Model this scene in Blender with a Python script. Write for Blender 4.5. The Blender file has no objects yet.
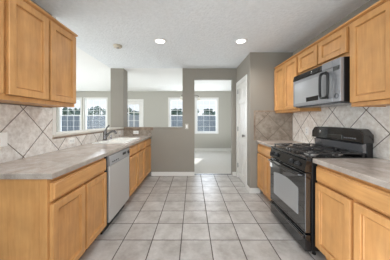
import bpy, bmesh, math, random
from mathutils import Vector, Matrix, noise
random.seed(7)
S = bpy.context.scene
COL = S.collection
EYE = 1.266
F = 182.0
# ------------------------------------------------------------------ camera
cd = bpy.data.cameras.new('camera'); cam = bpy.data.objects.new('camera', cd); COL.objects.link(cam)
cam.location = (0, 0, EYE); cam.rotation_euler = (math.pi/2, 0, 0)
cd.sensor_width = 36; cd.lens = 36*F/390; cd.shift_x = 2.5/390; cd.shift_y = -10/390
cd.clip_start = 0.02; cd.clip_end = 300
S.camera = cam
S.view_settings.view_transform = 'Standard'; S.view_settings.look = 'None'
S.view_settings.gamma = 1; S.view_settings.use_curve_mapping = False
S.view_settings.exposure = 0.7
# ------------------------------------------------------------------ world and lights
w = bpy.data.worlds.new('world'); S.world = w; w.use_nodes = True
nt = w.node_tree; nt.nodes.clear()
bg = nt.nodes.new('ShaderNodeBackground'); wo = nt.nodes.new('ShaderNodeOutputWorld')
tc = nt.nodes.new('ShaderNodeTexCoord'); sx = nt.nodes.new('ShaderNodeSeparateXYZ'); cr = nt.nodes.new('ShaderNodeValToRGB')
nt.links.new(tc.outputs['Generated'], sx.inputs[0]); nt.links.new(sx.outputs['Z'], cr.inputs[0])
cr.color_ramp.elements[0].position = 0.0; cr.color_ramp.elements[0].color = (0.92, 0.94, 0.98, 1)
cr.color_ramp.elements[1].position = 0.5; cr.color_ramp.elements[1].color = (0.62, 0.76, 1.0, 1)
nt.links.new(cr.outputs[0], bg.inputs[0]); bg.inputs[1].default_value = 0.72
nt.links.new(bg.outputs[0], wo.inputs[0])

def lamp(name, kind, loc, energy, color=(1, 1, 1), direction=(0, 0, -1), size=None, size_y=None, **kw):
    l = bpy.data.lights.new(name, kind); o = bpy.data.objects.new(name, l); COL.objects.link(o)
    l.energy = energy; l.color = color; o.location = loc
    o.rotation_euler = Vector(direction).to_track_quat('-Z', 'Y').to_euler()
    if kind == 'AREA' and size:
        l.size = size
        if size_y: l.shape = 'RECTANGLE'; l.size_y = size_y
    for k, v in kw.items(): setattr(l, k, v)
    return o
lamp('sun', 'SUN', (6, 20, 12), 5.0, (1, 0.95, 0.87), (-.52, -1.37, -.735), angle=math.radians(0.6))
# area lights added at the openings as daylight fill; rear and side-wall ones unseen
lamp('daylight_breakfast', 'AREA', (0.0, -2.75, .95), 34, (.90, 0.96, 1), (0, 1, 0.0), 2.9, 2.3)
lamp('daylight_family', 'AREA', (-3.6, -2.75, 1.35), 40, (.93, 0.97, 1), (0, 1, 0.0), 2.6, 2.2)
lamp('daylight_far_west', 'AREA', (-4.5, 7.62, 1.45), 18, (0.93, 0.97, 1), (0, -1, 0), 2.0, 1.4)
lamp('daylight_far_mid', 'AREA', (0.05, 7.62, 1.45), 36, (0.92, 0.96, 1), (0, -1, 0), 1.9, 1.4)
lamp('daylight_west', 'AREA', (-6.45, 2.6, 1.45), 135, (.93, 0.97, 1), (1, 0, 0), 3.4, 1.9)
# added fill lights without a real source: upward, below the ceiling, at the camera
lamp('bounce_kitchen', 'AREA', (0.7, 1.0, 0.3), 8, (.90, 0.96, 1), (.35, .7, 1), 1.6, 1.6)
lamp('bounce_living', 'AREA', (-3.4, 4.2, 0.6), 12, (.93, 0.97, 1), (0, 0, 1), 3.0, 3.0)
lamp('bounce_far', 'AREA', (.9, 5.9, 0.3), 14, (.93, 0.97, 1), (0, 0, 1), 1.6, 1.6)
lamp('flash_ceiling', 'AREA', (0.1, 0.2, 2.36), 15, (.86, 0.94, 1), (0, 0.1, -1), 2.4, 2.4)
lamp('camera_flash', 'AREA', (0.0, -0.25, 1.45), 10, (.90, .96, 1), (0, 1, -.05), .7, .5)
LAMPS = [(-.48, 2.70), (.72, 2.70), (-.48, 0.3), (.72, 0.3)]

# ------------------------------------------------------------------ materials
def srgb(r, g, b):
    f = lambda c: ((c/255+0.055)/1.055)**2.4 if c > 10 else c/255/12.92
    return (f(r), f(g), f(b), 1)
def mat(name, col, rough=.6, metal=0.0, spec=.5, bump=0, bscale=50, vary=0, vscale=5, **kw):
    m = bpy.data.materials.new(name); m.use_nodes = True; n = m.node_tree.nodes; l = m.node_tree.links
    p = n['Principled BSDF']; p.inputs['Base Color'].default_value = col
    p.inputs['Roughness'].default_value = rough; p.inputs['Metallic'].default_value = metal
    p.inputs['Specular IOR Level'].default_value = spec
    for k, v in kw.items(): p.inputs[k.replace('_', ' ')].default_value = v
    t = n.new('ShaderNodeTexCoord')
    if vary:
        a = n.new('ShaderNodeTexNoise'); a.inputs['Scale'].default_value = vscale; a.inputs['Detail'].default_value = 6
        l.new(t.outputs['Object'], a.inputs['Vector'])
        h = n.new('ShaderNodeHueSaturation'); h.inputs['Color'].default_value = col
        mr = n.new('ShaderNodeMapRange'); mr.inputs[1].default_value = .3; mr.inputs[2].default_value = .7
        mr.inputs[3].default_value = 1-vary; mr.inputs[4].default_value = 1+vary
        l.new(a.outputs[0], mr.inputs[0]); l.new(mr.outputs[0], h.inputs['Value']); l.new(h.outputs[0], p.inputs['Base Color'])
    if bump:
        a = n.new('ShaderNodeTexNoise'); a.inputs['Scale'].default_value = bscale; a.inputs['Detail'].default_value = 4
        l.new(t.outputs['Object'], a.inputs['Vector'])
        b = n.new('ShaderNodeBump'); b.inputs['Strength'].default_value = bump; b.inputs['Distance'].default_value = .02
        l.new(a.outputs[0], b.inputs['Height']); l.new(b.outputs[0], p.inputs['Normal'])
    return m

def wood(name, c1, c2, rough=.38, scale=(14, 14, 1.2)):
    m = bpy.data.materials.new(name); m.use_nodes = True; n = m.node_tree.nodes; l = m.node_tree.links
    p = n['Principled BSDF']; p.inputs['Roughness'].default_value = rough
    t = n.new('ShaderNodeTexCoord'); mp = n.new('ShaderNodeMapping'); mp.inputs['Scale'].default_value = scale
    l.new(t.outputs['Object'], mp.inputs[0])
    a = n.new('ShaderNodeTexNoise'); a.inputs['Scale'].default_value = 2.2; a.inputs['Detail'].default_value = 8; a.inputs['Roughness'].default_value = .62; a.inputs['Distortion'].default_value = .6
    l.new(mp.outputs[0], a.inputs['Vector'])
    r = n.new('ShaderNodeValToRGB'); r.color_ramp.elements[0].position = .15; r.color_ramp.elements[0].color = c1
    r.color_ramp.elements[1].position = .85; r.color_ramp.elements[1].color = c2
    l.new(a.outputs[0], r.inputs[0])
    b2 = n.new('ShaderNodeTexNoise'); b2.inputs['Scale'].default_value = 6; b2.inputs['Detail'].default_value = 3
    l.new(t.outputs['Object'], b2.inputs['Vector'])
    h = n.new('ShaderNodeHueSaturation'); mr = n.new('ShaderNodeMapRange'); mr.inputs[1].default_value = .3; mr.inputs[2].default_value = .7; mr.inputs[3].default_value = .88; mr.inputs[4].default_value = 1.08
    l.new(b2.outputs[0], mr.inputs[0]); l.new(mr.outputs[0], h.inputs['Value']); l.new(r.outputs[0], h.inputs['Color'])
    l.new(h.outputs[0], p.inputs['Base Color'])
    return m

def tile_mat(name, mode, c1, c2, grout, period, off, gw, rough=.3, mscale=6):
    """mode 'floor': x/y grid; 'yz' / 'xz': grid turned 45 degrees on a wall"""
    m = bpy.data.materials.new(name); m.use_nodes = True; n = m.node_tree.nodes; l = m.node_tree.links
    p = n['Principled BSDF']
    g = n.new('ShaderNodeNewGeometry'); s = n.new('ShaderNodeSeparateXYZ'); l.new(g.outputs['Position'], s.inputs[0])
    def M(op, a, b=None, c=None):
        q = n.new('ShaderNodeMath'); q.operation = op
        for i, v in enumerate((a, b, c)):
            if v is None: continue
            if isinstance(v, (int, float)): q.inputs[i].default_value = v
            else: l.new(v, q.inputs[i])
        return q.outputs[0]
    X, Y, Z = s.outputs
    if mode == 'floor': u = M('SUBTRACT', X, off[0]); v = M('SUBTRACT', Y, off[1])
    else:
        h = M('SUBTRACT', Y if mode == 'yz' else X, off[0]); z = M('SUBTRACT', Z, off[1])
        u = M('ADD', h, z); v = M('SUBTRACT', h, z)
    us = M('DIVIDE', u, period); vs = M('DIVIDE', v, period)
    def dist(a):
        f = M('FRACT', a); return M('MULTIPLY', M('MINIMUM', f, M('SUBTRACT', 1.0, f)), period)
    d = M('MINIMUM', dist(us), dist(vs))
    mask = M('LESS_THAN', d, gw)
    cell = n.new('ShaderNodeCombineXYZ'); l.new(M('FLOOR', us), cell.inputs[0]); l.new(M('FLOOR', vs), cell.inputs[1])
    wn = n.new('ShaderNodeTexWhiteNoise'); l.new(cell.outputs[0], wn.inputs['Vector'])
    add = n.new('ShaderNodeVectorMath'); add.operation = 'MULTIPLY_ADD'; l.new(wn.outputs['Color'], add.inputs[0]); add.inputs[1].default_value = (7, 7, 7); l.new(g.outputs['Position'], add.inputs[2])
    a = n.new('ShaderNodeTexNoise'); a.inputs['Scale'].default_value = mscale; a.inputs['Detail'].default_value = 9; a.inputs['Roughness'].default_value = .68
    l.new(add.outputs[0], a.inputs['Vector'])
    r = n.new('ShaderNodeValToRGB'); r.color_ramp.elements[0].position = .33; r.color_ramp.elements[0].color = c1
    r.color_ramp.elements[1].position = .68; r.color_ramp.elements[1].color = c2
    l.new(a.outputs[0], r.inputs[0])
    hs = n.new('ShaderNodeHueSaturation'); l.new(r.outputs[0], hs.inputs['Color']); l.new(M('MULTIPLY_ADD', wn.outputs['Value'], .09, .955), hs.inputs['Value'])
    mx = n.new('ShaderNodeMix'); mx.data_type = 'RGBA'; l.new(mask, mx.inputs['Factor']); l.new(hs.outputs[0], mx.inputs['A']); mx.inputs['B'].default_value = grout
    l.new(mx.outputs['Result'], p.inputs['Base Color'])
    l.new(M('MULTIPLY_ADD', mask, .85-rough, rough), p.inputs['Roughness'])
    sm = n.new('ShaderNodeMapRange'); sm.interpolation_type = 'SMOOTHSTEP'; l.new(d, sm.inputs[0]); sm.inputs[1].default_value = gw*.5; sm.inputs[2].default_value = gw*2.2
    b = n.new('ShaderNodeBump'); b.inputs['Strength'].default_value = .6; b.inputs['Distance'].default_value = .004
    l.new(M('MULTIPLY_ADD', a.outputs[0], .25, sm.outputs[0]), b.inputs['Height']); l.new(b.outputs[0], p.inputs['Normal'])
    return m

def stone_mat(name, c1, c2, c3, rough=.3):
    m = bpy.data.materials.new(name); m.use_nodes = True; n = m.node_tree.nodes; l = m.node_tree.links
    p = n['Principled BSDF']; p.inputs['Roughness'].default_value = rough
    t = n.new('ShaderNodeTexCoord')
    a = n.new('ShaderNodeTexNoise'); a.inputs['Scale'].default_value = 5; a.inputs['Detail'].default_value = 8; a.inputs['Roughness'].default_value = .7; a.inputs['Distortion'].default_value = .8
    l.new(t.outputs['Object'], a.inputs['Vector'])
    r = n.new('ShaderNodeValToRGB'); e = r.color_ramp.elements
    e[0].position = .32; e[0].color = c1; e[1].position = .68; e[1].color = c3; x = e.new(.5); x.color = c2
    l.new(a.outputs[0], r.inputs[0])
    f = n.new('ShaderNodeTexNoise'); f.inputs['Scale'].default_value = 160; f.inputs['Detail'].default_value = 2; l.new(t.outputs['Object'], f.inputs['Vector'])
    h = n.new('ShaderNodeHueSaturation'); mr = n.new('ShaderNodeMapRange'); mr.inputs[1].default_value = .3; mr.inputs[2].default_value = .7; mr.inputs[3].default_value = .88; mr.inputs[4].default_value = 1.1
    l.new(f.outputs[0], mr.inputs[0]); l.new(mr.outputs[0], h.inputs['Value']); l.new(r.outputs[0], h.inputs['Color']); l.new(h.outputs[0], p.inputs['Base Color'])
    return m

def glass_mat(name, tint=(.96, .97, .98, 1)):
    m = bpy.data.materials.new(name); m.use_nodes = True; n = m.node_tree.nodes; l = m.node_tree.links; n.clear()
    o = n.new('ShaderNodeOutputMaterial'); t = n.new('ShaderNodeBsdfTransparent'); t.inputs[0].default_value = tint
    g = n.new('ShaderNodeBsdfGlossy'); g.inputs['Roughness'].default_value = .02; x = n.new('ShaderNodeMixShader'); x.inputs[0].default_value = .012
    l.new(t.outputs[0], x.inputs[1]); l.new(g.outputs[0], x.inputs[2]); l.new(x.outputs[0], o.inputs[0])
    return m
def emit_mat(name, col, st):
    m = bpy.data.materials.new(name); m.use_nodes = True; p = m.node_tree.nodes['Principled BSDF']
    p.inputs['Base Color'].default_value = col; p.inputs['Emission Color'].default_value = col; p.inputs['Emission Strength'].default_value = st
    return m

MW = wood('maple', srgb(190, 133, 76), srgb(220, 168, 108))
MWH = wood('maple_horizontal', srgb(190, 133, 76), srgb(220, 168, 108), scale=(14, 1.2, 14))
M_IN = wood('maple_interior', srgb(196, 140, 84), srgb(212, 160, 104), rough=.5)
WALL = mat('wall_paint', srgb(150, 144, 134), .75, bump=.12, bscale=120, vary=.015, vscale=3)
WALL2 = mat('living_wall_paint', srgb(180, 177, 168), .8, bump=.1, bscale=120)
CEIL = mat('ceiling_texture', srgb(230, 233, 235), .9, bump=.5, bscale=34, vary=.04, vscale=26)
CEIL2 = mat('ceiling_smooth', srgb(240, 240, 238), .9, bump=.15, bscale=40)
WHITE = mat('white_trim', srgb(228, 226, 221), .4)
VINYL = mat('white_vinyl', srgb(235, 236, 236), .4)
FLOOR = tile_mat('floor_tile', 'floor', srgb(158, 151, 145), srgb(200, 196, 192), srgb(84, 76, 70), .306, (-.423, 1.92), .0046, .3, 5)
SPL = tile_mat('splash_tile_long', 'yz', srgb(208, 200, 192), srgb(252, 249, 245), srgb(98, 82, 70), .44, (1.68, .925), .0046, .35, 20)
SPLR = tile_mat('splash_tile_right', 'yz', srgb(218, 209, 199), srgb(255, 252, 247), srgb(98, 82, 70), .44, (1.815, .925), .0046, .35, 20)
SPX = tile_mat('splash_tile_cross', 'xz', srgb(130, 117, 104), srgb(178, 166, 152), srgb(92, 78, 66), .44, (1.30, .925), .0035, .35, 14)  # same tile as the long splashes, with shade put into its colours
BORD = stone_mat('border_tile', srgb(112, 92, 76), srgb(146, 126, 108), srgb(172, 154, 136), .45)
COUNTER = stone_mat('laminate_counter', srgb(166, 152, 142), srgb(192, 179, 168), srgb(210, 200, 191), .17)
CARPET = mat('carpet', srgb(212, 208, 201), .95, bump=.6, bscale=220, vary=.06, vscale=30)
BLACK = mat('black_enamel', srgb(18, 18, 20), .1, spec=.8, IOR=1.6)
BLACKM = mat('black_satin', srgb(20, 20, 21), .42)
IRON = mat('cast_iron', srgb(28, 28, 30), .28, spec=.8, IOR=1.6)
DARKGL = mat('oven_black_glass', srgb(24, 25, 27), .07, spec=.9, IOR=1.75)
OVWIN = mat('oven_window_glass', srgb(188, 190, 192), .22, spec=1.0, metal=.6)  # pale grey paints in the bright reflection on the dark glass
STEEL = mat('stainless_steel', srgb(214, 212, 210), .38, metal=.6)
STEELD = mat('dark_steel', srgb(136, 137, 141), .25, metal=.7)
MWPANEL = mat('microwave_grey', srgb(156, 157, 160), .22, metal=.45)
MWGLASS = mat('microwave_glass', srgb(206, 208, 212), .15, metal=.6, spec=1.0)  # light colour stands in for window reflections on the door glass
CHROME = mat('chrome', srgb(200, 200, 204), .12, metal=1.0)
NICKEL = mat('brushed_nickel', srgb(150, 148, 145), .3, metal=.9)
PLAST = mat('plate_plastic', srgb(250, 249, 246), .35)
SINKW = mat('sink_enamel', srgb(250, 249, 244), .16)
DARK = mat('dark_slot', srgb(30, 28, 27), .7)
FAUC = mat('faucet_nickel', srgb(118, 116, 116), .22, metal=.9)
GLASS = glass_mat('window_glass')
GLASSD = glass_mat('insect_screen_glass', (.88, .91, .94, 1))
BULB = emit_mat('lamp_lens', (1, .97, .92, 1), 2.2)
FROST = mat('frosted_shade', srgb(236, 232, 222), .4)
BRONZE = mat('dark_bronze', srgb(60, 50, 44), .4, metal=.6)
FENCEM = wood('grey_fence_wood', srgb(150, 154, 160), srgb(196, 198, 202), .85, (8, 8, 1))
GRASS = mat('lawn', srgb(110, 122, 82), .95, bump=.4, bscale=30, vary=.2, vscale=3)
LEAF = mat('foliage', srgb(112, 128, 116), .9, vary=.35, vscale=6)
BARK = mat('bark', srgb(82, 70, 60), .9)

# ------------------------------------------------------------------ builders
def tag(o, label=None, cat=None, group=None, kind=None):
    if label: o['label'] = label
    if cat: o['category'] = cat
    if group: o['group'] = group
    if kind: o['kind'] = kind
    return o
def empty(name, loc, label=None, cat=None, group=None, kind=None):
    o = bpy.data.objects.new(name, None); COL.objects.link(o); o.location = loc; o.empty_display_size = .1
    o['wl'] = list(loc); return tag(o, label, cat, group, kind)
def wl(o):
    v = Vector((0, 0, 0))
    while o is not None: v += Vector(o.location); o = o.parent
    return v
class MB:
    """collects shapes in world coordinates, builds them as ONE mesh object"""
    def __init__(s): s.bm = bmesh.new()
    def box(s, x0, x1, y0, y1, z0, z1, bev=0, seg=2):
        r = bmesh.ops.create_cube(s.bm, size=1); vs = r['verts']
        for v in vs:
            v.co = Vector((x0 if v.co.x < 0 else x1, y0 if v.co.y < 0 else y1, z0 if v.co.z < 0 else z1))
        if bev:
            es = list({e for v in vs for e in v.link_edges})
            bmesh.ops.bevel(s.bm, geom=es, offset=bev, segments=seg, affect='EDGES', profile=.5)
        return s
    def rings(s, P, profile, u0, u1, v0, v1, cap_back=True, round_=0):
        """P(u,v,w) -> point; profile = [(inset, w), ...] concentric rectangles lofted into a raised or recessed panel"""
        rows = []
        for ins, ww in profile:
            rows.append([s.bm.verts.new(P(u, v, ww)) for u, v in ((u0+ins, v0+ins), (u1-ins, v0+ins), (u1-ins, v1-ins), (u0+ins, v1-ins))])
        for a, b in zip(rows, rows[1:]):
            for i in range(4): s.bm.faces.new((a[i], a[(i+1) % 4], b[(i+1) % 4], b[i]))
        s.bm.faces.new(rows[-1])
        if cap_back: s.bm.faces.new(rows[0][::-1])
        return s
    def prism(s, pts, axis, a, b, bev=0):
        """extrude a polygon (2D points in the two other axes) from a to b along axis"""
        def mk(t, p):
            return (t, p[0], p[1]) if axis == 'x' else ((p[0], t, p[1]) if axis == 'y' else (p[0], p[1], t))
        A = [s.bm.verts.new(mk(a, p)) for p in pts]; B = [s.bm.verts.new(mk(b, p)) for p in pts]
        n = len(pts); fs = [s.bm.faces.new(A[::-1]), s.bm.faces.new(B)]
        for i in range(n): fs.append(s.bm.faces.new((A[i], A[(i+1) % n], B[(i+1) % n], B[i])))
        if bev:
            es = list({e for f in fs for e in f.edges}); bmesh.ops.bevel(s.bm, geom=es, offset=bev, segments=2, affect='EDGES', profile=.5)
        return s
    def tube(s, pts, r, n=10, close=False):
        pts = [Vector(p) for p in pts]; rows = []; N = len(pts)
        rr = r if isinstance(r, (list, tuple)) else [r]*N
        up = Vector((0, 0, 1)); prev = None
        for i, p in enumerate(pts):
            if close: t = pts[(i+1) % N]-pts[i-1]
            else: t = (pts[min(i+1, N-1)]-pts[max(i-1, 0)])
            t.normalize()
            if prev is None:
                a = t.cross(up)
                if a.length < .1: a = t.cross(Vector((1, 0, 0)))
            else: a = prev-t*prev.dot(t)
            a.normalize(); prev = a; b = t.cross(a)
            rows.append([s.bm.verts.new(p+a*math.cos(2*math.pi*k/n)*rr[i]+b*math.sin(2*math.pi*k/n)*rr[i]) for k in range(n)])
        for i in range(N if close else N-1):
            A, B = rows[i], rows[(i+1) % N]
            for k in range(n): s.bm.faces.new((A[k], A[(k+1) % n], B[(k+1) % n], B[k]))
        if not close: s.bm.faces.new(rows[0][::-1]); s.bm.faces.new(rows[-1])
        return s
    def lathe(s, c, prof, n=24, axis='z'):
        """prof = [(radius, height)]; closed with caps"""
        rows = []
        for r, h in prof:
            row = []
            for k in range(n):
                a = 2*math.pi*k/n; p, q = r*math.cos(a), r*math.sin(a)
                d = (p, q, h) if axis == 'z' else ((h, p, q) if axis == 'x' else (p, h, q))
                row.append(s.bm.verts.new(Vector(c)+Vector(d)))
            rows.append(row)
        for A, B in zip(rows, rows[1:]):
            for k in range(n): s.bm.faces.new((A[k], A[(k+1) % n], B[(k+1) % n], B[k]))
        s.bm.faces.new(rows[0][::-1]); s.bm.faces.new(rows[-1])
        return s
    def build(s, name, m, parent=None, smooth=False, origin=None):
        bmesh.ops.recalc_face_normals(s.bm, faces=s.bm.faces)
        if parent is not None: o0 = wl(parent)
        elif origin is not None: o0 = Vector(origin)
        else:
            xs = [v.co for v in s.bm.verts]
            o0 = Vector(((min(c.x for c in xs)+max(c.x for c in xs))/2, (min(c.y for c in xs)+max(c.y for c in xs))/2, min(c.z for c in xs)))
        for v in s.bm.verts: v.co -= o0
        me = bpy.data.meshes.new(name); s.bm.to_mesh(me); s.bm.free(); me.materials.append(m)
        if smooth:
            for p in me.polygons: p.use_smooth = True
        o = bpy.data.objects.new(name, me); COL.objects.link(o)
        if parent is not None: o.parent = parent
        else: o.location = o0
        if smooth:
            try: me.set_sharp_from_angle(angle=math.radians(38))
            except Exception: pass
        return o
def struct(name, mb, m, label=None, parent=None, cat=None):
    o = mb.build(name, m, parent, origin=(0, 0, 0))
    o['kind'] = 'structure'
    return tag(o, label)
def estruct(name, loc, label=None):
    return empty(name, loc, label, None, None, 'structure')

# ------------------------------------------------------------------ setting
H = 2.44; XL = -1.57; XLO = -1.86; XR = 1.74; YB = 4.13; YE = 3.156; YF = 7.43; YR = -2.6; XW = -6.3; XE = 2.6
struct('floor', MB().box(XLO, XR+.12, YR, YB+.13, -.1, 0), FLOOR, 'kitchen floor of square beige grey ceramic tiles')
m = MB().box(XW, XLO, YR, YF, -.1, .004).box(XLO, XE, YB+.13, YF, -.1, .004)
struct('floor_carpet', m, CARPET, 'beige carpet in the room beyond the kitchen')
struct('ceiling', MB().box(XLO, XR+.12, YR, YB+.0, H, H+.12), CEIL, 'textured off white kitchen ceiling')
struct('ceiling_living', MB().box(XW, XLO, YR, YF, H, H+.12).box(XLO, XE, YB, YF, H, H+.12), CEIL2, 'smooth white ceiling of the room beyond')
struct('wall_left', MB().box(XLO, XL, YR, 2.03, 0, H), WALL, 'greige wall behind the left cabinets')
struct('wall_left_half', MB().box(XLO, XL, 2.03, YB+.27, 0, 1.072), WALL, 'half wall behind the sink')
struct('wall_back_half', MB().box(XL, -.227, YB, YB+.27, 0, 1.072), WALL, 'painted half wall at the end of the left counter')
struct('column', MB().box(XLO, XL, YB, YB+.27, 1.10, H), WALL, 'square greige column standing on the ledge')
struct('wall_back', MB().box(-.227, .045, YB, YB+.13, 0, H).box(.045, .905, YB, YB+.13, 2.197, H).box(.905, XE, YB, YB+.13, 0, H), WALL, 'greige wall with the open doorway')
struct('wall_right', MB().box(XR, XR+.12, YR, YB, 0, H), WALL, 'greige wall behind the stove')
struct('wall_pantry_front', MB().box(1.0, XR, YE, YE+.12, 0, H), WALL, 'greige wall stub beside the right cabinets')
DY0, DY1, DZ = 3.40, 4.04, 2.03
struct('wall_pantry_side', MB().box(1.0, 1.12, YE+.12, DY0, 0, H).box(1.0, 1.12, DY1, YB, 0, H).box(1.0, 1.12, DY0, DY1, DZ, H), WALL, 'greige wall holding the pantry door')
# far wall with window and door openings
def wall_with_holes(mb, x0, x1, y0, y1, holes):
    xs = x0
    for (a, b, z0, z1) in sorted(holes):
        mb.box(xs, a, y0, y1, 0, H)
        if z0 > 0: mb.box(a, b, y0, y1, 0, z0)
        mb.box(a, b, y0, y1, z1, H); xs = b
    mb.box(xs, x1, y0, y1, 0, H)
    return mb
WZ0, WZ1 = .72, 2.15
WX = [(-5.47, -4.55), (-4.42, -3.50), (-.96, -.05), (.13, 1.03)]
GD = (-2.97, -2.06, 0, 2.05)
struct('wall_far', wall_with_holes(MB(), XW, XE, YF, YF+.15, [(a, b, WZ0, WZ1) for a, b in WX]+[GD]), WALL2, 'pale far wall with windows')
RH = [(-5.0, -2.2, .1, 2.2), (-1.4, 1.4, .05, 2.2)]
struct('wall_rear', wall_with_holes(MB(), XW, XR+.12, YR-.15, YR, RH), WALL2, 'wall behind the camera')
mb = MB().box(XW-.15, XW, YR, .7, 0, H).box(XW-.15, XW, 4.5, YF, 0, H).box(XW-.15, XW, .7, 4.5, 0, .5).box(XW-.15, XW, .7, 4.5, 2.3, H)
struct('wall_west', mb, WALL2, 'side wall of the living room')
struct('wall_east', MB().box(XE, XE+.15, YB, YF, 0, H), WALL2, 'right side wall of the far room')
# baseboards
def baseboard(name, x0, x1, y0, y1, label=None, h=.09):
    struct(name, MB().box(x0, x1, y0, y1, 0, h-.018, .0015).box(x0+(.003 if x1-x0 < .03 else 0), x1-(.003 if x1-x0 < .03 else 0), y0+(.003 if y1-y0 < .03 else 0), y1-(.003 if y1-y0 < .03 else 0), h-.018, h, .002), WHITE, label)
baseboard('baseboard_back', -.93, .045, YB-.014, YB)
baseboard('baseboard_back_right', .905, 1.0, YB-.014, YB)
baseboard('baseboard_pantry_corner', .986, 1.0, YE-.014, 3.325)
baseboard('baseboard_pantry_front', 1.0, 1.17, YE-.014, YE)
baseboard('baseboard_far', GD[1]+.08, XE, YF-.016, YF, h=.11)
baseboard('baseboard_far_left', XW, GD[0]-.08, YF-.016, YF, h=.11)
# ledge caps on the half walls
struct('trim_1', MB().box(XLO-.02, XL+.025, 2.03, YB, 1.072, 1.10, .006).box(XLO-.02, XL+.0, YB, YB+.29, 1.072, 1.10, .006), mat('ledge_paint', srgb(212, 206, 196), .5), 'painted ledge cap behind the sink')
struct('trim_2', MB().box(XL, -.89, YB-.022, YB+.29, 1.072, 1.10, .006), BORD, 'brown stone ledge cap at counter end')
struct('trim_3', MB().box(-.89, -.227, YB-.012, YB+.29, 1.072, 1.10, .004), WALL, 'painted ledge cap beside the doorway')
struct('trim_14', MB().box(XLO, XL+.012, 2.03, 2.085, 1.10, H, .003), WHITE, 'white jamb at the near side of the pass through opening')
# tile backsplashes
struct('trim_4', MB().box(XL, XL+.008, 1.20, 2.03, .9145, 1.397).box(XL, XL+.008, 2.03, YB, .9145, 1.05), SPL, 'diagonal beige tile backsplash behind the left counter')
struct('trim_5', MB().box(XL, XL+.013, 2.03, YB, 1.05, 1.072, .003), BORD, 'brown pencil tile under the ledge')
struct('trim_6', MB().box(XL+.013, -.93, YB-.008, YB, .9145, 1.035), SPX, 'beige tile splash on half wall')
struct('trim_7', MB().box(XL+.013, -.89, YB-.014, YB, 1.035, 1.072, .003), BORD, 'brown border tile on half wall')
struct('trim_8', MB().box(XR-.008, XR, .1, YE, .9145, 1.43), SPLR, 'diagonal beige tile backsplash behind the stove')
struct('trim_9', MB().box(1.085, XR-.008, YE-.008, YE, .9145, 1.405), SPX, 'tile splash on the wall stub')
struct('trim_10', MB().box(1.06, 1.085, YE-.012, YE, .9145, 1.43, .003).box(1.085, XR-.008, YE-.012, YE, 1.405, 1.43, .003), BORD, 'brown border tile round the wall stub splash')
struct('trim_11', MB().box(.045, .905, YB+.09, YB+.13, 0, .008, .002), STEELD, 'dark threshold strip in the doorway')

# ------------------------------------------------------------------ windows
def window(name, x0, x1, label):
    r = estruct(name, ((x0+x1)/2, YF, WZ0), label)
    zm = (WZ0+WZ1)/2+.02; y0 = YF+.02; f = .045
    MB().box(x0, x0+f, y0, y0+.08, WZ0, WZ1, .004).box(x1-f, x1, y0, y0+.08, WZ0, WZ1, .004).box(x0+f, x1-f, y0, y0+.08, WZ1-f, WZ1, .004).box(x0+f, x1-f, y0, y0+.08, WZ0, WZ0+f, .004).build('window_frame', VINYL, r)
    for nm, a, b, yy, gl in (('upper_sash', zm-.02, WZ1-f, y0+.045, GLASS), ('lower_sash', WZ0+f, zm+.02, y0+.01, GLASSD)):
        s = .032; xa, xb = x0+f, x1-f
        m = MB().box(xa, xa+s, yy, yy+.03, a, b, .003).box(xb-s, xb, yy, yy+.03, a, b, .003).box(xa+s, xb-s, yy, yy+.03, b-s-.008, b, .003).box(xa+s, xb-s, yy, yy+.03, a, a+s+.008, .003)
        so = m.build(nm, VINYL, r)
        g = MB()
        for k in (1, 2):
            xx = xa+s+(xb-xa-2*s)*k/3; g.box(xx-.005, xx+.005, yy+.011, yy+.019, a+s, b-s)
        for zz in (a+(b-a)/3, a+(b-a)*2/3): g.box(xa+s, xb-s, yy+.010, yy+.020, zz-.005, zz+.005)
        g.build('muntin', VINYL, so)
        MB().box(xa+s, xb-s, yy+.013, yy+.017, a+s, b-s).build('pane', gl, so)
    MB().box(x0-.03, x1+.03, YF-.03, YF+.02, WZ0-.02, WZ0, .005).build('window_sill', WHITE, r)
    # narrow casing
    c = .035
    MB().box(x0-c, x0, YF-.012, YF+.002, WZ0, WZ1+c, .003).box(x1, x1+c, YF-.012, YF+.002, WZ0, WZ1+c, .003).box(x0, x1, YF-.012, YF+.002, WZ1, WZ1+c, .003).build('window_casing', WHITE, r)
for i, (a, b) in enumerate(WX):
    window('window_%d' % (i+1), a, b, ['white sash window partly behind the upper left cabinet', 'white sash window left of the column', 'white sash window seen over the half wall', 'white sash window seen through the doorway'][i])
def glazed(name, axis, c, u0, u1, z0, z1, n, label):
    loc = ((u0+u1)/2, c, z0) if axis == 'y' else (c, (u0+u1)/2, z0)
    r = estruct(name, loc, label)
    def B(m, ua, ub, ta, tb, za, zb, bev=.004):
        return m.box(ua, ub, c+ta, c+tb, za, zb, bev) if axis == 'y' else m.box(c+ta, c+tb, ua, ub, za, zb, bev)
    f = .06; m = MB(); B(m, u0, u0+f, -.04, .04, z0, z1); B(m, u1-f, u1, -.04, .04, z0, z1); B(m, u0+f, u1-f, -.04, .04, z1-f, z1); B(m, u0+f, u1-f, -.04, .04, z0, z0+f)
    for k in range(1, n):
        u = u0+(u1-u0)*k/n; B(m, u-.04, u+.04, -.035, .035, z0+f, z1-f)
    m.build('window_frame', VINYL, r)
    for k in range(n):
        m = MB(); a = u0+(u1-u0)*k/n; b = u0+(u1-u0)*(k+1)/n
        B(m, a+f, b-f, -.004, .004, z0+f, z1-f, 0); m.build('pane', GLASS, r)
glazed('window_5', 'y', YR-.07, -5.0, -2.2, .1, 2.2, 3, 'wide window behind the camera')
glazed('window_6', 'y', YR-.07, -1.4, 1.4, .05, 2.2, 2, 'glazed opening of the breakfast area behind the camera')
glazed('window_7', 'x', XW-.07, .7, 4.5, .5, 2.3, 4, 'wide window in the side wall of the living room')

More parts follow.
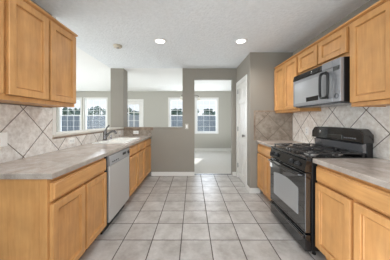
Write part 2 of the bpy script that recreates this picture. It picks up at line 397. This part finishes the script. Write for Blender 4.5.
# glazed door in the far wall
x0, x1 = GD[0], GD[1]
r = estruct('door_1', ((x0+x1)/2, YF, 0), 'white glazed patio door in the far wall')
c = .065
MB().box(x0-c, x0+.01, YF-.02, YF, 0, 2.05+c, .004).box(x1-.01, x1+c, YF-.02, YF, 0, 2.05+c, .004).box(x0+.01, x1-.01, YF-.02, YF, 2.04, 2.05+c, .004).build('door_casing', WHITE, r)
gx0, gx1, gz0, gz1 = x0+.13, x1-.13, .25, 1.90
yy = YF+.03
MB().box(x0+.012, gx0, yy, yy+.045, .01, 2.035, .002).box(gx1, x1-.012, yy, yy+.045, .01, 2.035, .002).box(gx0, gx1, yy, yy+.045, gz1, 2.035, .002).box(gx0, gx1, yy, yy+.045, .01, gz0, .002).build('door_leaf', WHITE, r)
g = MB()
for k in (1, 2): xx = gx0+(gx1-gx0)*k/3; g.box(xx-.011, xx+.011, yy+.01, yy+.035, gz0, gz1)
for k in range(1, 5): zz = gz0+(gz1-gz0)*k/5; g.box(gx0, gx1, yy+.009, yy+.036, zz-.011, zz+.011)
g.build('muntin', WHITE, r)
MB().box(gx0, gx1, yy+.02, yy+.026, gz0, gz1).build('pane', GLASS, r)
for z in (.3, 1.05, 1.8): MB().lathe((x1-.006, YF-.005, z), [(.009, 0), (.009, .10)], 10).build('hinge', NICKEL, r)
h = MB().lathe((x0+.08, yy, 1.0), [(.03, 0), (.03, -.008), (.012, -.012), (.012, -.045), (.028, -.055), (.028, -.075), (.016, -.085)], 16, 'y').build('door_knob', NICKEL, r, True)

# pantry door (closed six panel door in the wall stub side, faces left)
r = estruct('door_2', (1.0, (DY0+DY1)/2, 0), 'white panelled pantry door beside the doorway')
c = .07
MB().box(.985, 1.0, DY0-c, DY0+.008, 0, DZ+c, .004).box(.985, 1.0, DY1-.008, DY1+c, 0, DZ+c, .004).box(.985, 1.0, DY0+.008, DY1-.008, DZ-.008, DZ+c, .004).build('door_casing', WHITE, r)
MB().box(1.0, 1.11, DY0, DY0+.012, 0, DZ).box(1.0, 1.11, DY1-.012, DY1, 0, DZ).box(1.0, 1.11, DY0+.012, DY1-.012, DZ-.012, DZ).build('door_jamb', WHITE, r)
mid = (DY0+DY1)/2
lf = MB().box(1.026, 1.044, DY0+.014, DY1-.014, .012, DZ-.014)
for ya, yb in ((DY0+.014, DY0+.09), (mid-.04, mid+.04), (DY1-.09, DY1-.014)): lf.box(1.012, 1.027, ya, yb, .012, DZ-.014, .002)
for za, zb in ((.012, .14), (.78, .90), (1.62, 1.70), (1.94, DZ-.014)):
    lf.box(1.012, 1.027, DY0+.09, mid-.04, za, zb).box(1.012, 1.027, mid+.04, DY1-.09, za, zb)
for (za, zb) in ((.14, .78), (.90, 1.62), (1.70, 1.94)):
    mid = (DY0+DY1)/2
    for ya, yb in ((DY0+.09, mid-.04), (mid+.04, DY1-.09)):
        lf.rings(lambda u, v, q: Vector((1.0255-q, u, v)), [(.018, 0), (.034, .009), (.04, .009)], ya, yb, za, zb, False)
door = lf.build('door_leaf', WHITE, r)
k = MB().lathe((1.014, DY0+.07, .96), [(.028, 0), (.028, -.006), (.011, -.01), (.011, -.035), (.026, -.045), (.026, -.062), (.014, -.07)], 16, 'x').build('door_knob', NICKEL, r, True)
for z in (.22, 1.02, 1.84): MB().lathe((1.006, DY1-.012, z), [(.011, 0), (.011, .10)], 10).build('hinge', NICKEL, r)

# ------------------------------------------------------------------ cabinets
def panel_P(side, xf):
    """side +1: front faces +x (left run); -1: front faces -x (right run)"""
    return lambda u, v, q: Vector((xf+side*q, u, v))
DOOR_PROF = [(0, 0), (0, .024), (.003, .027), (.050, .027), (.053, .024), (.0535, .006), (.059, .006), (.0595, .016), (.067, .011), (.073, .011)]
DRAW_PROF = [(0, 0), (0, .015), (.003, .018), (.010, .019), (.016, .027), (.02, .027)]
def base_cabinet(name, side, xf, xw, y0, y1, doors, drawers, label, group=None, end_near=False):
    r = empty(name, ((xf+xw)/2, (y0+y1)/2, 0), label, 'cabinet', group)
    t = .018; b0, b1 = .10, .877
    xi = xf-side*.02  # back of the face frame
    A = lambda a, b: (min(a, b), max(a, b))
    m = MB()
    m.box(*A(xi, xw), y0, y0+t, b0, b1).box(*A(xi, xw), y1-t, y1, b0, b1).box(*A(xi, xw), y0+t, y1-t, b0, b0+t).box(*A(xw, xw+side*.006), y0+t, y1-t, b0+t, b1)
    m.build('carcass', MW if end_near else M_IN, r)
    m = MB().box(*A(xf-side*.075, xf-side*.093), y0, y1, 0, b0)
    if end_near: m.box(*A(xf-side*.093, xw), y0, y0+t, 0, b0)
    m.build('toe_kick', MW, r)
    s = .038; m = MB().box(*A(xi, xf), y0, y0+s, b0, b1, .001).box(*A(xi, xf), y1-s, y1, b0, b1, .001).box(*A(xi, xf), y0+s, y1-s, b1-s, b1, .001).box(*A(xi, xf), y0+s, y1-s, b0, b0+s, .001).box(*A(xi, xf), y0+s, y1-s, .70, .72, .001)
    if doors > 1: mid = (y0+y1)/2; m.box(*A(xi, xf), mid-s/2, mid+s/2, b0+s, .70, .001)
    m.build('face_frame', MW, r)
    if end_near:
        MB().box(*A(xf-side*.05, xf), y0-.010, y0, b0, b1, .002).build('end_stile', MW, r)
        MB().box(*A(xf-side*.060, xw), y0-.002, y0, 0.0, b1, .001).build('end_panel', MW, r)
    P = panel_P(side, xf+side*.003); e = .006 if end_near else .014
    if name == 'sink_cabinet' or (side > 0 and y0 > 3): e = .024
    gp = .024 if name == 'sink_cabinet' else .013; w_ = (y1-y0-2*e)
    for i in range(doors):
        a = y0+e+w_*i/doors+(.0 if i == 0 else gp); b = y0+e+w_*(i+1)/doors-(.0 if i == doors-1 else gp)
        MB().rings(P, DOOR_PROF, a, b, .122, .698).build('door', MW, r)
    for i in range(drawers):
        a = y0+e+w_*i/drawers+(.0 if i == 0 else gp+.004); b = y0+e+w_*(i+1)/drawers-(.0 if i == drawers-1 else gp+.004)
        MB().rings(P, DRAW_PROF, a, b, .720, .845).build('drawer_front', MWH, r)
    return r
def wall_cabinet(name, side, xf, xw, y0, y1, z0, z1, doors, label, group=None):
    r = empty(name, ((xf+xw)/2, (y0+y1)/2, z0), label, 'cabinet', group)
    A = lambda a, b: (min(a, b), max(a, b)); xi = xf-side*.02; t = .016
    MB().box(*A(xi, xw), y0, y0+t, z0, z1).box(*A(xi, xw), y1-t, y1, z0, z1).box(*A(xi, xw), y0+t, y1-t, z1-t, z1).box(*A(xi, xw), y0+t, y1-t, z0+.008, z0+.008+t).box(*A(xw, xw+side*.006), y0+t, y1-t, z0+.03, z1-t).build('carcass', MW, r)
    s = .034; m = MB().box(*A(xi, xf), y0, y0+s, z0, z1, .001).box(*A(xi, xf), y1-s, y1, z0, z1, .001).box(*A(xi, xf), y0+s, y1-s, z1-s-.01, z1, .001).box(*A(xi, xf), y0+s, y1-s, z0, z0+s, .001)
    m.build('face_frame', MW, r)
    P = panel_P(side, xf+side*.003); e = .017; w_ = y1-y0-2*e
    for i in range(doors):
        a = y0+e+w_*i/doors+(.0 if i == 0 else .013); b = y0+e+w_*(i+1)/doors-(.0 if i == doors-1 else .013)
        MB().rings(P, DOOR_PROF, a, b, z0+.036, z1-.022).build('door', MW, r)
    return r
GBL, GBR = None, None
XF = -.962; XFR = 1.142
base_cabinet('base_cabinet', 1, XF, XL, 1.214, 1.985, 2, 1, 'maple base cabinet with one wide drawer at the near end of the left counter', end_near=True)
base_cabinet('sink_cabinet', 1, XF, XL, 2.70, 3.56, 2, 2, 'maple base cabinet under the sink beside the dishwasher')
base_cabinet('base_cabinet', 1, XF, XL, 3.56, 4.115, 1, 1, 'narrow maple base cabinet against the painted half wall')
base_cabinet('base_cabinet', -1, XFR, XR, .88, 1.665, 2, 1, 'maple base cabinet with wide drawer at the near side of the stove')
base_cabinet('base_cabinet', -1, XFR, XR, .12, .88, 2, 1, 'maple base cabinet nearest the camera in the right run')
base_cabinet('base_cabinet', -1, XFR, XR, 2.455, 3.14, 2, 1, 'maple base cabinet between the stove and the wall stub')
LU = XL+.325
wall_cabinet('wall_cabinet', 1, LU, XL, 1.19, 1.92, 1.40, 2.145, 2, 'double door maple wall cabinet beside the pass through opening')
wall_cabinet('wall_cabinet', 1, LU, XL, .46, 1.19, 1.40, 2.145, 2, 'maple wall cabinet at the left edge of the picture')
RU = XR-.305
wall_cabinet('wall_cabinet', -1, RU, XR, 2.45, 3.148, 1.385, 2.145, 2, 'tall double door maple wall cabinet left of the microwave')
wall_cabinet('wall_cabinet', -1, RU, XR, 1.653, 2.445, 1.852, 2.145, 2, 'short maple wall cabinet above the microwave')
wall_cabinet('wall_cabinet', -1, RU, XR, .88, 1.645, 1.385, 2.145, 2, 'tall maple wall cabinet right of the microwave')
wall_cabinet('wall_cabinet', -1, RU, XR, .10, .88, 1.385, 2.145, 2, 'maple wall cabinet at the top right edge of the picture')
# crown mouldings
def crown(name, side, xf, xw, y0, y1, label, ret):
    p = [(xf-side*.01, 2.146), (xf+side*.004, 2.146), (xf+side*.006, 2.150), (xf+side*.020, 2.154), (xf+side*.024, 2.160), (xf+side*.024, 2.168), (xf-side*.01, 2.168)]
    m = MB().prism(p, 'y', y0, y1)
    if ret:
        q = [(y1-.03-.01, 2.146), (y1-.02, 2.146), (y1-.018, 2.152), (y1-.006, 2.160), (y1, 2.168), (y1, 2.172), (y1-.04, 2.172)]
        m.prism(q, 'x', xf-side*.01, xw)
    struct(name, m, MWH, label)
crown('trim_12', 1, LU, XL, .46, 1.94, 'maple crown strip on the left wall cabinets', True)
crown('trim_13', -1, RU, XR, .12, 3.15, 'maple crown strip on the right wall cabinets', False)

# ------------------------------------------------------------------ countertops
SK = (-1.495, -1.005, 2.70, 3.50)
EDGE = stone_mat('laminate_edge', srgb(140, 128, 118), srgb(170, 159, 149), srgb(186, 177, 168), .3)  # same laminate as the top, darkened to paint in the edge shading
def worktop(name, x0, x1, y0, y1, label, hole=None, edges=()):
    m = MB(); z0, z1 = .878, .914
    if hole:
        a, b, c, d = hole
        m.box(x0, x1, y0, c, z0, z1).box(x0, x1, d, y1, z0, z1).box(x0, a, c, d, z0, z1).box(b, x1, c, d, z0, z1)
        bmesh.ops.remove_doubles(m.bm, verts=m.bm.verts, dist=1e-5)
    else: m.box(x0, x1, y0, y1, z0, z1, .003, 3)
    o = m.build(name, COUNTER)
    for (a0, a1, b0, b1) in edges:
        MB().box(a0, a1, b0, b1, z0-.002, z1-.0035, .0008).build('edge_strip', EDGE, o)
    return tag(o, label, 'countertop')
worktop('countertop', XL+.001, -.925, 1.198, YB-.001, 'long beige laminate countertop holding the sink', (SK[0]+.02, SK[1]-.02, SK[2]+.02, SK[3]-.02), ((-.926, -.9235, 1.197, YB-.002), (XL+.001, -.9235, 1.1955, 1.1985)))
worktop('countertop', 1.105, XR-.001, .10, 1.672, 'beige laminate countertop at the near side of the stove', None, ((1.1035, 1.106, .10, 1.672),))
worktop('countertop', 1.105, XR-.001, 2.452, YE-.001, 'short beige laminate countertop between stove and wall stub', None, ((1.1035, 1.106, 2.452, YE-.001),))

# ------------------------------------------------------------------ sink
r = empty('sink', ((SK[0]+SK[1])/2, (SK[2]+SK[3])/2, .914), 'white enamel double bowl sink set in the left countertop', 'sink')
def sink():
    m = MB(); a, b, c, d = SK; zt = .927
    by = [(c+.035, (c+d)/2-.018), ((c+d)/2+.018, d-.035)]; bx = (a+.085, b-.035)
    # rim made of strips round the two bowls
    m.box(a, b, c, by[0][0], .9145, zt, .004).box(a, b, by[1][1], d, .9145, zt, .004).box(a, bx[0], by[0][0]-.003, by[1][1]+.003, .9145, zt, .004).box(bx[1], b, by[0][0]-.003, by[1][1]+.003, .9145, zt, .004).box(bx[0]-.002, bx[1]+.002, by[0][1], by[1][0], .905, zt-.002, .004)
    m.build('rim', SINKW, r)
    for ya, yb in by:
        m = MB(); P = lambda u, v, q: Vector((u, v, zt-.004-q))
        m.rings(P, [(0, 0), (.004, .02), (.016, .13), (.03, .155), (.05, .16)], bx[0], bx[1], ya, yb, False)
        o = m.build('bowl', SINKW, r)
        MB().lathe(((bx[0]+bx[1])/2, (ya+yb)/2, zt-.164), [(.03, 0), (.042, .001), (.042, .003), (.02, .0025)], 20).build('drain', CHROME, o, True)
sink()
# faucet
fx, fy = -1.452, 3.02
r = empty('faucet', (fx, fy, .927), 'chrome single lever faucet at the back of the sink', 'faucet')
MB().lathe((fx, fy, .927), [(.042, 0), (.042, .006), (.032, .014), (.028, .03), (.027, .105), (.030, .125), (.024, .145), (.008, .152)], 20).build('body', FAUC, r, True)
pts = [(fx+.01, fy, .985), (fx+.05, fy, 1.030), (fx+.085, fy, 1.062), (fx+.12, fy, 1.080), (fx+.155, fy, 1.078), (fx+.175, fy, 1.06), (fx+.18, fy, 1.035)]
MB().tube(pts, [.022, .020, .018, .018, .020, .021, .018], 12).build('spout', FAUC, r, True)
MB().tube([(fx, fy, 1.06), (fx+.012, fy+.0, 1.10), (fx+.035, fy+.0, 1.145), (fx+.07, fy+.0, 1.178)], [.020, .014, .011, .014], 10).build('lever', FAUC, r, True)
o = MB().lathe((fx, fy+.22, .927), [(.017, 0), (.017, .01), (.012, .02), (.011, .055), (.016, .06), (.012, .075)], 14).build('sink_sprayer', CHROME, None, True)
tag(o, 'small chrome side sprayer behind the sink bowls', 'sprayer')

# ------------------------------------------------------------------ dishwasher
y0, y1 = 2.003, 2.682
r = empty('dishwasher', ((XF+XL)/2, (y0+y1)/2, 0), 'stainless steel dishwasher between the left base cabinets', 'dishwasher')
MB().box(XL+.03, -.955, y0, y1, .10, .870).build('tub_casing', BLACKM, r)
MB().box(-.955, -.928, y0+.034, y1-.004, .115, .745, .006, 3).build('door', STEEL, r)
cp = MB().prism([(-.955, .748), (-.930, .748), (-.924, .755), (-.930, .862), (-.936, .868), (-.955, .868)], 'y', y0+.030, y1-.004).build('control_panel', mat('panel_steel', srgb(176, 176, 178), .3, metal=.5), r)
MB().box(-.9315, -.921, 2.42, 2.52, .800, .832, .004).build('latch_handle', BLACKM, cp)
MB().lathe((-.9275, 2.62, .808), [(.026, 0), (.026, .006), (.02, .008), (.018, .016)], 20, 'x').build('cycle_dial', BLACKM, cp, True)
for i in range(4): MB().box(-.929, -.9235, 2.10+.05*i, 2.13+.05*i, .775, .789, .002).build('button', BLACKM, cp)
MB().box(-1.02, -1.0, y0+.01, y1-.004, 0, .105).build('kick_plate', BLACKM, r)

# ------------------------------------------------------------------ stove
y0, y1 = 1.682, 2.444; yc = (y0+y1)/2
r = empty('stove', (1.40, yc, 0), 'black gas range with four burners standing between the right cabinets', 'stove')
MB().box(1.105, XR-.015, y0, y1, .05, .895, .003).build('body', BLACKM, r)
for (fx_, fy_) in ((1.15, y0+.04), (1.15, y1-.04), (1.66, y0+.04), (1.66, y1-.04)):
    MB().lathe((fx_, fy_, 0), [(.018, 0), (.018, .012), (.012, .014), (.012, .052)], 10).build('foot', BLACKM, r)
# oven door
d = MB().box(1.043, 1.104, y0+.004, y1-.004, .215, .772, .006, 3).build('oven_door', DARKGL, r)
wpts = [(yc-.265, .335), (yc+.265, .335)]+[(yc+.265-.53*k/10, .60+.035*math.sin(math.pi*k/10)) for k in range(11)]
MB().prism(wpts, 'x', 1.0395, 1.044).build('door_window', OVWIN, d)
hp = [(1.044, y0+.05, .742), (1.012, y0+.055, .745)]+[(1.004-.008*math.sin(math.pi*k/8), y0+.06+(y1-y0-.12)*k/8, .745-.012*math.sin(math.pi*k/8)) for k in range(9)]+[(1.012, y1-.055, .745), (1.044, y1-.05, .742)]
MB().tube(hp, .012, 10).build('door_handle', BLACK, d, True)
MB().box(1.026, 1.041, y1-.075, y1-.025, .655, .715, .004).build('white_latch', PLAST, d)['label'] = 'small white safety latch'
# storage drawer
d = MB().box(1.046, 1.104, y0+.004, y1-.004, .045, .198, .006, 3).build('storage_drawer', BLACK, r)
MB().prism([(1.047, .150), (1.030, .162), (1.024, .178), (1.030, .190), (1.047, .194)], 'y', y0+.02, y1-.02, .002).build('drawer_handle', DARKGL, d)
# control panel with knobs
cp = MB().prism([(1.104, .782), (1.044, .782), (1.038, .790), (1.056, .888), (1.068, .90), (1.104, .90)], 'y', y0+.002, y1-.002).build('control_panel', BLACK, r)
for ky in (1.80, 1.915, 2.255, 2.365):
    k = MB().lathe((1.047, ky, .836), [(.026, .002), (.026, -.006), (.021, -.010), (.019, -.026), (.016, -.029)], 20, 'x')
    k.box(1.009, 1.021, ky-.004, ky+.004, .818, .854, .001)
    k.build('knob', BLACKM, cp, True)
# cooktop
ct = MB().box(1.052, 1.655, y0-.0, y1, .897, .918, .007, 3).build('cooktop', BLACK, r)
burn = [(1.22, yc-.19, .045), (1.22, yc+.19, .038), (1.48, yc-.19, .035), (1.48, yc+.19, .045)]
for bx_, by_, br in burn:
    b = MB().lathe((bx_, by_, .917), [(br+.02, 0), (br+.018, .006), (br, .008), (br, .018), (br-.008, .019)], 24).build('burner', STEEL, r, True)
    MB().lathe((bx_, by_, .9355), [(br-.004, 0), (br-.002, .004), (br-.008, .009), (.004, .010)], 24).build('burner_cap', IRON, b, True)
for bx_, by_, br in burn:
    g = MB(); a = .122; zt = .958; q = .0055
    for s1 in (-1, 1):
        g.box(bx_-a, bx_+a, by_+s1*.165-q, by_+s1*.165+q, zt-.014, zt-.002, .002)
        g.box(bx_+s1*a-q, bx_+s1*a+q, by_-.165, by_+.165, zt-.014, zt-.002, .002)
        g.box(bx_+s1*a-(0 if s1 < 0 else .09), bx_+s1*a+(.09 if s1 < 0 else 0), by_-q, by_+q, zt-.012, zt+.003, .002)
        g.box(bx_-q, bx_+q, by_+s1*.165-(0 if s1 < 0 else .125), by_+s1*.165+(.125 if s1 < 0 else 0), zt-.012, zt+.003, .002)
        for s2 in (-1, 1):
            g.box(bx_+s1*(a-.0)-.007, bx_+s1*(a-.0)+.007, by_+s2*.165-.007, by_+s2*.165+.007, .918, zt-.002, .002)
            g.tube([(bx_+s1*a, by_+s2*.165, zt-.007), (bx_+s1*.05, by_+s2*.07, zt-.002)], .0055, 6)
    g.build('grate', IRON, r)
# backguard with arched top
n = 14; top = []
P2 = []
for k in range(n+1):
    t = k/n; yy = y0+.025+(y1-y0-.03)*t; e = min(t, 1-t)
    zt = 1.178 - .055*max(0, 1-e/.09)**2 + .008*math.sin(math.pi*t); P2.append((yy, zt))
bgd = MB().prism([(y0+.025, 1.045)]+P2+[(y1-.005, 1.045)], 'x', 1.600, 1.705, .006).build('backguard', BLACK, r)
MB().box(1.645, 1.705, y0+.035, y1-.02, .900, 1.046, .004).build('backguard_base', BLACKM, r)
MB().prism([(1.646, .945), (1.618, .955), (1.604, 1.03), (1.646, 1.043)], 'y', y0+.04, y1-.04, .002).build('display_panel', STEELD, r)
dp = MB().box(1.594, 1.603, yc-.12, yc+.12, 1.062, 1.105, .003).build('display_window', DARKGL, bgd)
for i in range(6): MB().box(1.596, 1.6015, yc-.28+.025*i, yc-.265+.025*i, 1.075, 1.09, .002).build('button', STEELD, bgd)
def emblem(parent, c, r_, m, nm='emblem'):
    return MB().lathe(c, [(r_, 0), (r_, -.003), (r_*.8, -.004)], 24, 'x').build(nm, m, parent, True)
emblem(bgd, (1.6005, yc+.22, 1.125), .018, CHROME)

# ------------------------------------------------------------------ microwave
z0, z1 = 1.432, 1.848
y0 = 1.662; yc = (y0+y1)/2
r = empty('microwave', (1.55, yc, z0), 'black and grey over the range microwave mounted above the stove', 'microwave')
MB().box(1.385, XR-.002, y0, y1, z0, z1, .003).build('body', BLACKM, r)
MB().box(1.395, XR-.05, y0+.05, y1-.05, z0-.008, z0+.002, .002).build('bottom_grille', STEELD, r)
ys = 1.905
v = MB().prism([(1.386, 1.775), (1.352, 1.775), (1.348, 1.785), (1.362, 1.842), (1.386, 1.847)], 'y', ys, y1-.002, .002).build('vent_cover', BLACK, r)
for i in range(3): MB().box(1.344+.004*i, 1.37, ys+.03, y1-.03, 1.788+.016*i, 1.792+.016*i).build('vent_slot', DARK, v)
emblem(v, (1.353, 2.07, 1.800), .014, CHROME)
dr = MB().box(1.352, 1.386, ys-.145, y1-.002, z0+.006, 1.773, .004, 2).build('door', MWPANEL, r)
MB().box(1.3495, 1.353, 1.945, 2.40, z0+.045, 1.735, .001).build('door_window', MWGLASS, dr)
MB().box(1.3485, 1.350, 1.95, 2.16, z0+.05, z0+.10).build('window_stripe', BLACK, dr)  # dark reflection in the door glass, added as a thin strip
# loop handle
lp = []
for k in range(28):
    a = 2*math.pi*k/28; cy, cz = 1.822, 1.612; sy, sz = .056, .124
    cs, sn = math.cos(a), math.sin(a); e = .45
    lp.append((1.312, cy+sy*math.copysign(abs(cs)**e, cs), cz+sz*math.copysign(abs(sn)**e, sn)))
hm = MB().tube(lp, .0125, 8, True)
for s in (-1, 1): hm.tube([(1.312, 1.822, 1.612+s*.122), (1.354, 1.822, 1.612+s*.122)], .013, 8)
hm.build('door_handle', BLACKM, dr, True)
cp = MB().box(1.352, 1.386, y0+.002, ys-.147, z0+.006, z1-.004, .004, 2).build('control_panel', MWPANEL, r)
MB().box(1.352, 1.386, ys-.145, ys-.002, 1.776, z1-.004, .003).build('panel_top', MWPANEL, r)
MB().box(1.3495, 1.353, y0+.012, ys-.157, 1.735, 1.775, .001).build('clock_display', DARKGL, cp)
for i in range(5):
    for j in range(3):
        MB().box(1.3498, 1.353, y0+.014+.024*j, y0+.031+.024*j, 1.545+.034*i, 1.566+.034*i, .001).build('button', MWPANEL, cp)
MB().lathe((1.352, y0+.046, 1.492), [(.026, 0), (.026, -.003), (.018, -.004)], 20, 'x').build('start_button', STEELD, cp, True)

# ------------------------------------------------------------------ outlets and switches
def plate(name, axis, side, pos, u, z, w_, h_, label, cat, holes, group=None, pm=None):
    """axis 'x': plate on a wall facing +-x at x=pos; axis 'y': on wall facing -y at y=pos"""
    if axis == 'x': P = lambda a, b, q: Vector((pos+side*q, a, b)); loc = (pos, u, z)
    else: P = lambda a, b, q: Vector((a, pos-q, b)); loc = (u, pos, z)
    r = empty(name, loc, label, cat, group)
    MB().rings(P, [(0, 0), (0, .003), (.003, .006)], u-w_/2, u+w_/2, z-h_/2, z+h_/2).build('cover_plate', pm or PLAST, r)
    for (du, dz, hw, hh, mt) in holes:
        MB().rings(P, [(0, .004), (.001, .009)], u+du-hw, u+du+hw, z+dz-hh, z+dz+hh).build('rocker' if mt == 'r' else 'socket', PLAST if mt == 'r' else VINYL, r)
        if mt == 's':
            sl = MB(); v_ = hh > hw*.9
            for q in (-1, 1):
                if w_ < h_: sl.rings(P, [(0, .008), (0, .0095)], u+du+q*.006-.0012, u+du+q*.006+.0012, z+dz-.004, z+dz+.004)
                else: sl.rings(P, [(0, .008), (0, .0095)], u+du-.004, u+du+.004, z+dz+q*.006-.0012, z+dz+q*.006+.0012)
            sl.build('slot', DARK, r)
RK = lambda n: [((i-(n-1)/2)*.046, 0, .016, .033, 'r') for i in range(n)]
SV = [(0, .02, .015, .013, 's'), (0, -.02, .015, .013, 's')]
SH = [(.02, 0, .013, .015, 's'), (-.02, 0, .013, .015, 's')]
plate('light_switch', 'x', 1, XL+.008, 1.475, 1.105, .118, .118, 'white double rocker switch on the left tile backsplash at picture edge', 'switch', RK(2))
plate('power_outlet', 'x', 1, XL+.008, 2.35, .995, .118, .073, 'white sideways outlet on the left backsplash near the cabinet end', 'outlet', SH)
plate('power_outlet', 'x', 1, XL+.008, 3.90, .992, .118, .073, 'white sideways outlet on the left backsplash just behind the faucet', 'outlet', SH)
plate('power_outlet', 'y', 1, YB-.008, -1.28, .985, .118, .073, 'white sideways outlet on the short tile splash below the brown ledge', 'outlet', SH)
plate('power_outlet', 'x', -1, XR-.008, 2.75, 1.10, .073, .118, 'white upright outlet on the tile left of the stove backguard', 'outlet', SV)
plate('light_switch', 'y', 1, YB, -.13, 1.12, .073, .118, 'small white switch plate on the wall left of the doorway', 'switch', RK(1), pm=mat('ivory_plate', srgb(196, 190, 180), .4))

# ------------------------------------------------------------------ ceiling fixtures
for i, (lx, ly) in enumerate(LAMPS):
    lab = ['round recessed ceiling light above the left side of the aisle', 'round recessed ceiling light above the right side near the pantry', 'recessed ceiling light behind the view on the left', 'recessed ceiling light behind the view on the right'][i]
    if i > 1: continue
    r = empty('ceiling_light', (lx, ly, H), lab, 'ceiling light')
    MB().lathe((lx, ly, H), [(.095, -.001), (.092, -.008), (.072, -.010), (.066, -.004), (.064, -.002)], 32).build('trim_ring', VINYL, r, True)
    MB().lathe((lx, ly, H), [(.062, -.0105), (.05, -.015), (.02, -.018), (.002, -.018)], 32).build('lens', BULB, r, True)
for i, (lx, ly) in enumerate(LAMPS[:2]):
    lamp('downlight', 'SPOT', (lx, ly, H-.03), 30, (.98, .97, .95), (0, 0, -1), spot_size=math.radians(150), spot_blend=.8, shadow_soft_size=.07)
r = empty('smoke_detector', (-1.18, 2.87, H), 'small round smoke detector on the kitchen ceiling', 'smoke detector')
MB().lathe((-1.18, 2.87, H), [(.068, -.001), (.066, -.018), (.055, -.032), (.03, -.036)], 28).build('housing', mat('detector_plastic', srgb(200, 190, 172), .5), r, True)
MB().lathe((-1.18, 2.87, H), [(.022, -.036), (.02, -.042)], 20).build('test_button', NICKEL, r, True)

# ------------------------------------------------------------------ chandelier in the far room
cx, cy, cz = -.10, 5.8, 2.0
r = empty('chandelier', (cx, cy, cz), 'chandelier with white glass shades in the far room behind the doorway', 'chandelier')
MB().lathe((cx, cy, 0), [(.06, H-.001), (.055, H-.03), (.012, H-.04), (.012, cz+.06)], 16).build('stem', BRONZE, r, True)
MB().lathe((cx, cy, cz), [(.005, -.10), (.03, -.07), (.04, 0), (.025, .06), (.012, .09)], 16).build('hub', BRONZE, r, True)
for k in range(5):
    a = 2*math.pi*k/5; u = Vector((math.cos(a), math.sin(a), 0)); c0 = Vector((cx, cy, cz))
    am = MB().tube([c0+u*.02+Vector((0, 0, 0)), c0+u*.12+Vector((0, 0, .05)), c0+u*.22+Vector((0, 0, .06)), c0+u*.29+Vector((0, 0, .03)), c0+u*.30+Vector((0, 0, -.01))], .008, 8).build('arm', BRONZE, r, True)
    q = c0+u*.30
    MB().lathe((q.x, q.y, q.z), [(.02, -.005), (.035, -.03), (.055, -.09), (.06, -.115), (.052, -.115)], 16).build('lamp_shade', FROST, am, True)

# ------------------------------------------------------------------ outside
struct('ground', MB().box(-45, 40, YF+.15, 70, -.25, -.12).box(-45, 40, -40, YR-.15, -.25, -.12).box(-45, XW-.15, YR-.15, YF+.15, -.25, -.12), GRASS, 'lawn outside')
r = empty('fence', (0, 14, -.12), 'grey wooden privacy fence seen through the far windows', 'fence')
m = MB()
x = -19.0
while x < 7.0:
    m.box(x, x+.138, 14.0, 14.02, -.1, 1.66+random.uniform(-.012, .012)); x += .146
m.build('picket_panel', FENCEM, r)
MB().box(-19, 7, 14.02, 14.06, .25, .34).box(-19, 7, 14.02, 14.06, 1.3, 1.39).build('rail', FENCEM, r)
def tree(x, y, h, rad, label):
    r = empty('tree', (x, y, -.12), label, 'tree', 'trees behind the fence')
    MB().tube([(x, y, -.12), (x+.05, y, h*.3), (x-.03, y, h*.6)], [.12, .09, .05], 8).build('trunk', BARK, r, True)
    m = MB(); rnd = random.Random(int(x*100))
    for k in range(46):
        a = rnd.uniform(0, 6.28); t = rnd.random()**.6; zz = rnd.uniform(.35, 1.0)
        rr = rad*math.sin(math.pi*min(1, (1.05-zz)/.8+.15))*t if zz < 1 else 0
        c = Vector((x+rr*math.cos(a), y+rr*math.sin(a), h*zz-.15))
        q = bmesh.ops.create_icosphere(m.bm, subdivisions=2, radius=rad*rnd.uniform(.19, .32))['verts']
        for v in q:
            d_ = 1+.55*noise.noise(v.co*5/rad+c); v.co = c+v.co*d_
    m.build('crown', LEAF, r)
TL = ['rounded green tree standing behind the fence']
trees = []
for row, (ty, x0_, step) in enumerate(((20.5, -18.4, 2.05), (24.5, -19.5, 2.15))):
    for k in range(12): trees.append((x0_+step*k, ty+random.uniform(-.3, .3), (2.35, 2.85)[row]+random.uniform(-.25, .3), .84))
for (x, y, h, rd) in trees:
    tree(x, y, h, rd, 'leafy green tree standing outside behind the grey fence')
